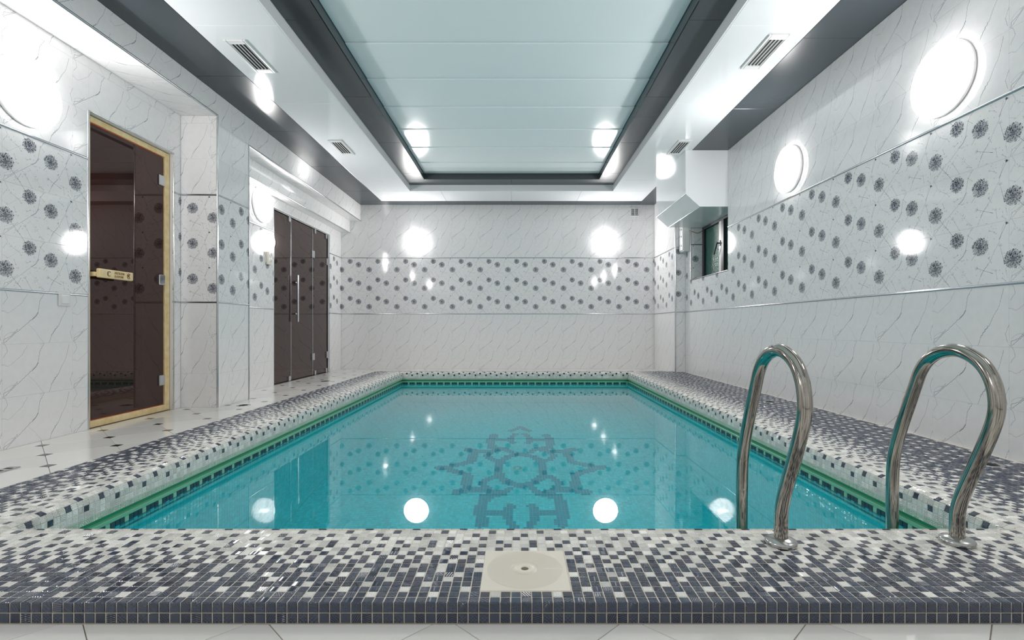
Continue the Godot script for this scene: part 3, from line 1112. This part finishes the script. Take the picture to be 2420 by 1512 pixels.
func build_pool() -> void:
	var o := struct("floor_pool_basin", "turquoise tiled pool basin with a dark blue floor ornament")
	var st := begin()
	var t := 0.004
	dbox(st, PX0 - 0.15, PX1 + 0.15, POOL_FLOOR - 0.1, POOL_FLOOR - t, PZ0 - 0.15, PZ1 + 0.15)
	dbox(st, PX0 - 0.15, PX0 - t, POOL_FLOOR, DECK - 0.147, PZ0, PZ1)
	dbox(st, PX1 + t, PX1 + 0.15, POOL_FLOOR, DECK - 0.147, PZ0, PZ1)
	dbox(st, PX0 - 0.15, PX1 + 0.15, POOL_FLOOR, DECK - 0.147, PZ1 + t, PZ1 + 0.15)
	dbox(st, PX0 - 0.15, PX1 + 0.15, POOL_FLOOR, DECK - 0.147, PZ0 - 0.15, PZ0 - t)
	part("basin_shell", done(st), M.pool_grout, o)
	var mesh := tile_mesh(MP - 0.0022, MP - 0.0022, 0.005, 0.0015)
	var where := []
	var colors := PackedColorArray()
	var rng := RandomNumberGenerator.new()
	rng.seed = 5
	var lay := Basis(Vector3.RIGHT, Vector3.FORWARD, Vector3.UP)
	var nx := int((PX1 - PX0) / MP)
	var nz := int((PZ1 - PZ0) / MP)
	var light := rgb(118, 244, 255)
	var blue := rgb(6, 122, 172)
	for i in nx:
		for j in nz:
			var x := PX0 + (i + 0.5) * (PX1 - PX0) / nx
			var z := PZ0 + (j + 0.5) * (PZ1 - PZ0) / nz
			where.append(Transform3D(lay, P(x, POOL_FLOOR - 0.005, z)))
			var c := (blue if in_ornament(x - 0.03, z - 4.69) else light) * rng.randf_range(0.92, 1.04)
			colors.append(c.srgb_to_linear())
	stuff("basin_floor_tiles", mesh, M.pool_tile, o, where, colors)
	var near_tiles := [mat(rgb(20, 66, 78), 0.3), mat(rgb(140, 206, 178), 0.3), mat(light, 0.3)]
	# walls: a meander of dark tiles along the waterline, plain below
	where = []
	colors = PackedColorArray()
	var y0 := DECK - 0.147
	var ny := int((y0 - POOL_FLOOR) / MP)
	for s in 4:
		var count := nx if s < 2 else nz
		for i in count:
			for j in ny:
				var y := y0 - (j + 0.5) * MP
				var at: Vector3
				var b: Basis
				if s == 0:
					at = P(PX0 + (i + 0.5) * (PX1 - PX0) / nx, y, PZ1 + 0.005)
					b = Basis(Vector3.RIGHT, Vector3.UP, Vector3.BACK)
				elif s == 1:
					at = P(PX0 + (i + 0.5) * (PX1 - PX0) / nx, y, PZ0 - 0.005)
					b = Basis(Vector3.LEFT, Vector3.UP, Vector3.FORWARD)
				elif s == 2:
					at = P(PX0 - 0.005, y, PZ0 + (i + 0.5) * (PZ1 - PZ0) / nz)
					b = Basis(Vector3.FORWARD, Vector3.UP, Vector3.RIGHT)
				else:
					at = P(PX1 + 0.005, y, PZ0 + (i + 0.5) * (PZ1 - PZ0) / nz)
					b = Basis(Vector3.BACK, Vector3.UP, Vector3.LEFT)
				var dark: bool = j == 0 and posmod(i, 4) < 3 or j == 1 and posmod(i, 4) != 1 or j == 2 and false or j == 3
				if s > 1 and j < 3 and i < 50:      # the nearest, largest ones along the waterline
					part("basin_wall_tile", mesh, near_tiles[0 if dark else 1 if j == 0 else 2], o, Transform3D(b, at))
					continue
				var c := (rgb(20, 66, 78) if dark else rgb(140, 206, 178) if j == 0 else light) * rng.randf_range(0.92, 1.04)
				where.append(Transform3D(b, at))
				colors.append(c.srgb_to_linear())
	stuff("basin_wall_tiles", mesh, M.pool_tile, o, where, colors)
	# drain in the middle of the ornament
	var drain := thing("pool_drain", P(0.0, POOL_FLOOR, 4.69), "round pool floor drain at the centre of the blue ornament", "drain")
	part("drain_ring", lathe([Vector2(0.058, 0.0), Vector2(0.06, 0.004), Vector2(0.056, 0.008), Vector2(0.05, 0.006), Vector2(0.0, 0.006)]), M.plastic, drain)
	for k in 16:
		part("drain_slot", soft_box(Vector3(0.024, 0.003, 0.005), 0.0008), M.slot, drain, Transform3D(Basis(Vector3.UP, TAU * k / 16), Vector3(cos(TAU * k / 16) * 0.034, 0.0072, -sin(TAU * k / 16) * 0.034)))
	# water: one rippling sheet over the basin
	st = SurfaceTool.new()
	st.begin(Mesh.PRIMITIVE_TRIANGLES)
	st.set_smooth_group(0)
	quad(st, P(PX0 - 0.002, 0, PZ0 - 0.002), P(PX1 + 0.002, 0, PZ0 - 0.002), P(PX1 + 0.002, 0, PZ1 + 0.002), P(PX0 - 0.002, 0, PZ1 + 0.002))
	var wt := part("pool_water", done(st), M.water, self, Transform3D(Basis(), Vector3(0, WATER, 0)))
	tag(wt, "clear turquoise water filling the long mosaic-edged pool", "water", "", "stuff")


# ------------------------------------------------------------------ window and doors
func frame_bar(parent: Node3D, called: String, m: Material, x: float, t: float, y0: float, y1: float, d0: float, d1: float, ch := 0.003) -> MeshInstance3D:
	return part(called, soft_box(Vector3(t, y1 - y0, d1 - d0), ch), m, parent, Transform3D(Basis(), P(x, (y0 + y1) / 2, (d0 + d1) / 2)))


func build_window() -> void:
	var w := struct("window_1", "small dark-framed window in the right wall recess")
	var x := 2.60
	part("sill", soft_box(Vector3(0.21, 0.012, 1.25), 0.003), M.frame_dark, w, Transform3D(Basis(), P(2.515, 1.344, 6.47)))
	frame_bar(w, "frame_jamb", M.frame_dark, x, 0.06, 1.35, 2.076, 7.045, 7.10)
	frame_bar(w, "frame_jamb", M.frame_dark, x, 0.06, 1.35, 2.076, 5.84, 5.92)
	frame_bar(w, "frame_head", M.frame_dark, x, 0.06, 2.04, 2.076, 5.92, 7.045)
	frame_bar(w, "frame_bottom", M.frame_dark, x, 0.06, 1.35, 1.375, 5.92, 7.045)
	frame_bar(w, "mullion", M.plastic, x - 0.005, 0.05, 1.375, 2.04, 6.42, 6.51)
	frame_bar(w, "sash_stile", M.frame_dark, x - 0.012, 0.05, 1.375, 2.04, 6.345, 6.418)
	frame_bar(w, "glass_pane", M.obscure, x + 0.01, 0.012, 1.375, 2.04, 6.51, 7.045)
	frame_bar(w, "glass_pane", M.obscure, x + 0.01, 0.012, 1.375, 2.04, 5.92, 6.345)
	part("window_handle", tube(smooth_path([P(2.57, 1.76, 6.465), P(2.535, 1.76, 6.465), P(2.53, 1.755, 6.475), P(2.53, 1.63, 6.56)]), 0.009, 10), M.frame_dark, w)
	part("handle_plate", soft_box(Vector3(0.012, 0.07, 0.03), 0.003), M.frame_dark, w, Transform3D(Basis(), P(2.567, 1.76, 6.465)))
	part("window_back", one_box(2.645, 2.75, 1.25, 2.2, 5.7, 7.2), M.frame_dark, w)


func build_sauna_door() -> void:
	var d := struct("door_1", "brown glass sauna door in a light pine frame")
	var x := XL - 0.065
	var z0 := 3.478
	var z1 := 4.323
	frame_bar(d, "frame_jamb", M.pine, x, 0.07, 0.0, 2.16, z0, z0 + 0.045)
	frame_bar(d, "frame_jamb", M.pine, x, 0.07, 0.0, 2.16, z1 - 0.055, z1)
	frame_bar(d, "frame_head", M.pine, x, 0.07, 2.118, 2.16, z0 + 0.045, z1 - 0.055)
	frame_bar(d, "threshold", M.pine, x, 0.07, 0.0, 0.048, z0 + 0.045, z1 - 0.055)
	var xg := XL - 0.045
	frame_bar(d, "glass_panel", M.bronze_glass, xg, 0.008, 0.055, 2.11, z0 + 0.05, z1 - 0.062, 0.001)
	for y in [1.916, 1.09, 0.255]:
		var h := part("glass_hinge", soft_box(Vector3(0.022, 0.085, 0.07), 0.004), M.chrome, d, Transform3D(Basis(), P(xg + 0.004, y, z1 - 0.085)))
		tag(h, "chrome glass hinge")
		part("hinge_leaf", soft_box(Vector3(0.018, 0.085, 0.036), 0.004), M.chrome, h, Transform3D(Basis(), Vector3(0.0, 0.0, -0.056)))
	# pine handle board with a burnt inscription
	var hb := part("handle", soft_box(Vector3(0.026, 0.062, 0.31), 0.005), M.pine, d, Transform3D(Basis(), P(XL + 0.03, 1.072, 3.665)))
	part("handle_arm", soft_box(Vector3(0.064, 0.03, 0.035), 0.004), M.pine, hb, Transform3D(Basis(), Vector3(-0.042, -0.008, 0.15)))
	var font := SystemFont.new()
	font.font_names = PackedStringArray(["Droid Serif"])
	font.font_weight = 700
	# lettering faces +x, reading away from the camera
	var turn := Basis(Vector3(0, 0, -1), Vector3.UP, Vector3.RIGHT)
	for e in [["ЛЕГКИМ", 0.021, 0.011, -0.02], ["ПАРОМ", 0.021, -0.013, -0.016], ["С", 0.05, 0.0, 0.075]]:
		var t := TextMesh.new()
		t.text = e[0]
		t.font = font
		t.font_size = 64
		t.pixel_size = e[1] / 64.0
		t.depth = 0.0012
		t.horizontal_alignment = HORIZONTAL_ALIGNMENT_CENTER
		t.vertical_alignment = VERTICAL_ALIGNMENT_CENTER
		part("lettering", t, M.burnt, hb, Transform3D(turn, Vector3(0.0132, e[2], e[3])))
	var ring := []
	for k in 15:
		var a := deg_to_rad(30 + 300.0 * k / 14)
		ring.append(Vector3(0.0135, 0.018 * sin(a), -0.108 - 0.014 * cos(a)))
	part("carved_swirl", tube(ring, 0.0022, 8), M.burnt, hb)
	part("carved_leaf", tube(smooth_path([Vector3(0.0135, -0.006, -0.112), Vector3(0.0135, 0.004, -0.104), Vector3(0.0135, 0.008, -0.110)]), 0.004, 8), M.burnt, hb)
	# chrome edge round the opening
	trim_bar(d, P(XL, 0, z0 - 0.008), P(XL, 2.172, z0 - 0.008), Vector3.RIGHT, 0.016)
	trim_bar(d, P(XL, 2.172, z0 - 0.008), P(XL, 2.172, z1 + 0.004), Vector3.RIGHT, 0.012)
	trim_bar(d, P(XL, 0, z1 + 0.008), P(XL, 2.172, z1 + 0.008), Vector3.RIGHT, 0.010)
	# what shows faintly through the glass: two benches and a warm lamp
	var b := thing("sauna_bench", P(-4.0, 0, 3.9), "wooden slatted bench inside the dark sauna", "bench")
	for k in 5:
		part("bench_slat", soft_box(Vector3(0.085, 0.025, 1.9), 0.004), M.pine, b, Transform3D(Basis(), Vector3(-0.2 + 0.1 * k, 0.85, 0)))
	for s in [-0.8, 0.8]:
		part("bench_leg", soft_box(Vector3(0.4, 0.83, 0.05), 0.004), M.wood_dark, b, Transform3D(Basis(), Vector3(0.0, 0.417, s)))
	var l := OmniLight3D.new()
	l.name = "sauna_lamp_light"
	l.light_color = Color(1.0, 0.42, 0.2)
	l.light_energy = 0.12
	l.light_size = 0.06
	l.omni_range = 6
	l.omni_attenuation = 2
	l.shadow_enabled = true
	var sl := thing("sauna_lamp", P(-4.2, 1.95, 4.5), "small warm corner lamp inside the dark sauna", "lamp")
	var bulb := mat(rgb(255, 190, 140), 0.5)
	bulb.emission_enabled = true
	bulb.emission = Color(1.0, 0.45, 0.22)
	bulb.emission_energy_multiplier = 0.8
	part("lamp_bulb", lathe([Vector2(0.0, -0.07), Vector2(0.05, -0.05), Vector2(0.06, 0.0), Vector2(0.05, 0.06), Vector2(0.0, 0.08)], 24), bulb, sl)
	sl.add_child(l)


func build_glass_door() -> void:
	var d := struct("door_2", "brown glass double door with a tall chrome pull handle")
	var xg := XL - 0.02
	var cuts := [6.135, 6.60, 7.30, 7.85]
	for k in 3:
		frame_bar(d, "glass_panel", M.bronze_glass, xg, 0.010, 0.012, 2.105, cuts[k] + 0.004, cuts[k + 1] - 0.004, 0.001)
		if k:
			frame_bar(d, "glass_edge", M.chrome, xg + 0.002, 0.014, 0.012, 2.105, cuts[k] - 0.006, cuts[k] + 0.006, 0.001)
	frame_bar(d, "side_profile", M.chrome, xg, 0.03, 0.0, 2.13, 7.87, 7.935)
	frame_bar(d, "head_profile", M.steel, xg, 0.03, 2.112, 2.13, 6.125, 7.87)
	frame_bar(d, "side_profile", M.chrome, xg, 0.03, 0.0, 2.13, 6.12, 6.132)
	for z in [6.54, 7.37, 7.80]:
		for y in [2.08, 0.035]:
			tag(frame_bar(d, "glass_clamp", M.chrome, xg + 0.008, 0.028, y - 0.032, y + 0.032, z - 0.025, z + 0.025), "small chrome glass clamp")
	for e in [[7.30, 1.74], [7.30, 0.27], [7.85, 1.70], [7.85, 0.27]]:
		tag(frame_bar(d, "glass_hinge", M.chrome, xg + 0.008, 0.03, e[1] - 0.05, e[1] + 0.05, e[0] - 0.045, e[0] + 0.045, 0.004), "chrome glass hinge")
	var h := part("pull_handle", tube([P(XL + 0.04, 0.765, 6.69), P(XL + 0.04, 0.77, 6.69), P(XL + 0.04, 1.372, 6.69), P(XL + 0.04, 1.377, 6.69)], 0.0135, 16), M.chrome, d)
	for y in [0.87, 1.28]:
		part("handle_stud", tube([P(XL - 0.014, y, 6.69), P(XL + 0.035, y, 6.69)], 0.009, 12), M.chrome, h)


# ------------------------------------------------------------------ things
func build_lamps() -> void:
	var proto: Node3D
	# [x, depth, turn about y, label]
	var spots := [
		[XL, 3.02, PI / 2, "round white glowing wall lamp left of the sauna door"],
		[XL, 5.80, PI / 2, "round white glowing wall lamp between the column and the double glass door"],
		[-1.67, ZB, 0.0, "round white glowing lamp on the back wall, nearer the glass doors"],
		[1.45, ZB, 0.0, "round white glowing lamp on the back wall, nearer the window"],
		[XR, 2.87, -PI / 2, "large round white glowing lamp high on the right wall, nearest the camera"],
		[XR, 4.50, -PI / 2, "round white glowing lamp on the right wall, near the boxed duct"],
		[XR, 1.22, -PI / 2, "round white glowing lamp on the right wall, abreast of the camera, outside the picture"],
		[XL, 0.24, PI / 2, "round white glowing lamp on the left wall, abreast of the camera, outside the picture"],
	]
	var at_wall := Basis(Vector3.RIGHT, PI / 2)      # the lathe's axis turned to face +z
	for s in spots:
		var o: Node3D
		if proto == null:
			o = thing("wall_lamp", Vector3.ZERO, s[3], "lamp", "round wall lamps")
			part("lamp_base", lathe([Vector2(0.0, 0.0), Vector2(0.175, 0.0), Vector2(0.199, 0.004), Vector2(0.203, 0.010), Vector2(0.203, 0.0375), Vector2(0.19, 0.038), Vector2(0.0, 0.038)], 56), M.lamp_base, o, Transform3D(at_wall, Vector3.ZERO))
			part("diffuser", lathe([Vector2(0.19, 0.0378), Vector2(0.203, 0.0378), Vector2(0.205, 0.039), Vector2(0.203, 0.0415), Vector2(0.19, 0.046), Vector2(0.16, 0.051), Vector2(0.11, 0.055), Vector2(0.06, 0.0575), Vector2(0.0, 0.058)], 64), M.diffuser, o, Transform3D(at_wall, Vector3.ZERO))
			var l := OmniLight3D.new()
			l.name = "lamp_light"
			l.light_color = Color(1.0, 0.99, 0.985)
			l.light_energy = 0.12
			l.light_size = 0.012
			l.omni_range = 14
			l.omni_attenuation = 2
			l.shadow_enabled = true
			l.position = Vector3(0, 0, 0.048)
			o.add_child(l)
			proto = o
		else:
			o = proto.duplicate()
			o.name = numbered("wall_lamp")
			add_child(o)
			tag(o, s[3])
		o.position = P(s[0], LAMP_Y, s[1])
		o.rotation.y = s[2]


func build_vents() -> void:
	var first: Node3D
	for s in [[-1.99, 3.81, "white slotted ceiling vent on the left, nearer the camera"], [-1.98, 5.74, "small white slotted ceiling vent on the left, farther away"], [1.815, 3.75, "white slotted ceiling vent on the right, nearer the camera"], [1.82, 5.74, "small white slotted ceiling vent on the right, beside the boxed duct"]]:
		var o: Node3D
		if first == null:
			o = thing("air_vent", Vector3.ZERO, s[2], "vent", "ceiling vents")
			for e in [[-0.068, 0.018, 0.46], [0.068, 0.018, 0.46]]:
				part("vent_frame", soft_box(Vector3(e[1], 0.012, e[2]), 0.003), M.plastic, o, Transform3D(Basis(), Vector3(e[0], -0.006, 0)))
			for z in [-0.205, 0.205]:
				part("vent_frame", soft_box(Vector3(0.118, 0.012, 0.05), 0.003), M.plastic, o, Transform3D(Basis(), Vector3(0, -0.006, z)))
			part("vent_back", soft_box(Vector3(0.118, 0.003, 0.36), 0.0005), M.slot, o, Transform3D(Basis(), Vector3(0, -0.0015, 0)))
			for k in 5:
				part("vent_slat", soft_box(Vector3(0.0065, 0.008, 0.36), 0.0015), M.plastic, o, Transform3D(Basis(Vector3.BACK, 0.5), Vector3(-0.052 + 0.026 * k, -0.0065, 0)))
			first = o
		else:
			o = first.duplicate()
			o.name = numbered("air_vent")
			add_child(o)
			tag(o, s[2])
		o.position = P(s[0], YC, s[1])
	var g := thing("wall_grille", P(1.94, 2.60, ZB), "small square grey grille near the top of the back wall", "grille")
	for e in [[0, 0.067, 0.155, 0.022], [0, -0.067, 0.155, 0.022], [-0.067, 0, 0.022, 0.112], [0.067, 0, 0.022, 0.112], [0, 0, 0.012, 0.112]]:
		part("grille_frame", soft_box(Vector3(e[2], e[3], 0.014), 0.003), M.plastic, g, Transform3D(Basis(), Vector3(e[0], e[1], 0.007)))
	for k in 7:
		part("grille_slat", soft_box(Vector3(0.112, 0.010, 0.003), 0.001), M.plastic_grey, g, Transform3D(Basis(Vector3.RIGHT, -0.6), Vector3(0, -0.048 + 0.016 * k, 0.004)))


func build_rails() -> void:
	# [depth, y relative to the camera] of the tube's centre line, as the left rail shows it
	var line := [[1.525, -0.66], [1.525, -0.60], [1.522, -0.55], [1.503, -0.49], [1.458, -0.39], [1.417, -0.295], [1.400, -0.24], [1.3985, -0.20], [1.409, -0.155], [1.434, -0.115], [1.468, -0.089], [1.51, -0.0735], [1.55, -0.0715], [1.595, -0.083], [1.635, -0.108], [1.664, -0.145], [1.684, -0.19], [1.711, -0.255], [1.7526, -0.356], [1.7785, -0.437], [1.787, -0.49], [1.79, -0.56], [1.7915, -0.70], [1.7915, -1.25]]
	var first: Node3D
	for s in [[0.788, 0.0, "curved stainless pool handrail, the left one of the pair"], [1.322, 0.008, "curved stainless pool handrail, the right one, nearest the tiled wall"]]:
		var o: Node3D
		if first == null:
			o = thing("pool_handrail", Vector3.ZERO, s[2], "handrail", "pool handrails")
			var pts := []
			for p in line:
				pts.append(Vector3(0, p[1] + 0.65, -(p[0] - 1.525)))
			part("rail_tube", tube(smooth_path(pts, 5), 0.0195, 28), M.rail, o)
			part("base_flange", lathe([Vector2(0.0195, 0.0), Vector2(0.043, 0.0), Vector2(0.0445, 0.003), Vector2(0.0445, 0.011), Vector2(0.041, 0.0155), Vector2(0.03, 0.019), Vector2(0.0235, 0.022), Vector2(0.0195, 0.0225)], 48), M.steel, o)
			first = o
		else:
			o = first.duplicate()
			o.name = numbered("pool_handrail")
			add_child(o)
			tag(o, s[2])
		o.position = P(s[0], DECK, 1.525 + s[1])


func build_small() -> void:
	# skimmer lid let into the front deck
	var o := thing("skimmer_lid", P(0.0195, DECK - 0.004, 1.3665), "square cream skimmer cover with a ribbed round lid in the front mosaic", "cover")
	part("lid_plate", soft_box(Vector3(0.226, 0.008, 0.226), 0.002), M.cream, o, Transform3D(Basis(), Vector3(0, 0.001, 0)))
	var prof := [Vector2(0.1045, 0.004), Vector2(0.1035, 0.0052)]
	var r := 0.1025
	var k := 0
	while r > 0.036:
		prof.append(Vector2(r, 0.0076 if k % 2 else 0.0054))
		r -= 0.0022
		k += 1
	prof.append(Vector2(0.0355, 0.0046))
	prof.append(Vector2(0.0338, 0.0046))
	prof.append(Vector2(0.033, 0.007))
	prof.append(Vector2(0.0125, 0.0075))
	prof.append(Vector2(0.0105, 0.0066))
	prof.append(Vector2(0.0100, 0.0045))
	part("round_lid", lathe(prof, 72), M.cream, o)
	part("lid_hole", lathe([Vector2(0.0103, 0.0052), Vector2(0.0, 0.0050)], 24), mat(rgb(118, 108, 92), 0.7), o)
	# light switch and socket on the left wall
	o = thing("light_switch", P(XL, 0.875, 3.28), "white square light switch below the metal strip, left of the sauna door", "switch")
	part("switch_plate", soft_box(Vector3(0.010, 0.085, 0.085), 0.003), M.plastic, o, Transform3D(Basis(), Vector3(0.005, 0, 0)))
	part("rocker", soft_box(Vector3(0.012, 0.055, 0.055), 0.003), M.plastic, o, Transform3D(Basis(Vector3.BACK, 0.05), Vector3(0.009, 0, 0)))
	o = thing("wall_socket", P(XL, 1.50, 5.96), "white double wall socket beside the double glass door", "socket")
	part("socket_plate", soft_box(Vector3(0.035, 0.15, 0.08), 0.004), M.cream, o, Transform3D(Basis(), Vector3(0.0175, 0, 0)))
	for y in [-0.036, 0.036]:
		var so := part("socket_face", lathe([Vector2(0.026, 0.0), Vector2(0.027, 0.003), Vector2(0.02, 0.004), Vector2(0.019, -0.001), Vector2(0.0, -0.001)], 28), M.plastic, o, Transform3D(Basis(Vector3.BACK, -PI / 2), Vector3(0.035, y, 0)))
		for z in [-0.008, 0.008]:
			part("socket_hole", lathe([Vector2(0.0, -0.0008), Vector2(0.003, -0.0008), Vector2(0.003, 0.0006), Vector2(0.0, 0.0006)], 10), M.slot, so, Transform3D(Basis(), Vector3(0, 0, z)))
	# electrical box on the right pilaster
	o = thing("electrical_box", P(XR, 1.96, 7.225), "white wall-mounted electrical box left of the small window", "electrical box")
	part("box_body", soft_box(Vector3(0.085, 0.40, 0.19), 0.005), M.plastic, o, Transform3D(Basis(), Vector3(-0.0425, 0, 0)))
	part("box_door", soft_box(Vector3(0.014, 0.37, 0.165), 0.004), M.plastic, o, Transform3D(Basis(), Vector3(-0.09, 0, 0)))
	for y in [-0.11, 0.02, 0.12]:
		part("warning_mark", soft_box(Vector3(0.003, 0.03, 0.022), 0.0008), M.plastic_grey, o, Transform3D(Basis(), Vector3(-0.0975, y, -0.03)))
		part("warning_mark", soft_box(Vector3(0.003, 0.022, 0.02), 0.0008), M.slot, o, Transform3D(Basis(), Vector3(-0.0975, y - 0.01, 0.035)))
	tag(part("hanging_cable", tube(smooth_path([P(2.40, 2.05, 7.14), P(2.44, 2.02, 7.085), P(2.50, 2.0, 7.08), P(2.56, 2.03, 7.08), P(2.585, 2.07, 7.08)]), 0.005, 8), mat(rgb(150, 136, 96), 0.5), self), "thin beige cable looping under the boxed duct into the window recess", "cable")
	# floor drains
	for s in [[-2.44, 0.0, 4.54, "round metal drain in the left floor, abreast of the column"], [-2.46, 0.0, 6.54, "round metal drain in the left floor, before the double glass door"], [2.18, DECK, 4.40, "round metal drain in the right mosaic, behind the left handrail"], [2.226, DECK, 2.41, "round metal drain in the right mosaic, behind the right handrail"]]:
		var d := thing("floor_drain", P(s[0], s[1], s[2]), s[3], "drain", "floor drains")
		part("drain_ring", lathe([Vector2(0.058, -0.002), Vector2(0.058, 0.002), Vector2(0.054, 0.0035), Vector2(0.047, 0.0025), Vector2(0.0, 0.0020)], 36), M.steel, d)
		for q in 5:
			part("drain_slot", soft_box(Vector3(0.07 - 0.012 * absf(q - 2), 0.002, 0.006), 0.0005), M.slot, d, Transform3D(Basis(), Vector3(0, 0.0026, (q - 2) * 0.016)))
	o = thing("channel_drain", P(-2.50, 0, 2.47), "narrow metal strip drain in the left floor at the picture edge", "drain")
	part("strip_plate", soft_box(Vector3(0.052, 0.006, 0.42), 0.0015), M.steel, o, Transform3D(Basis(), Vector3(0, 0.002, 0.14)))
	for q in 9:
		part("strip_slot", soft_box(Vector3(0.024 if q % 3 else 0.034, 0.002, 0.016), 0.0005), M.slot, o, Transform3D(Basis(), Vector3(0, 0.0048, -0.035 + 0.042 * q)))
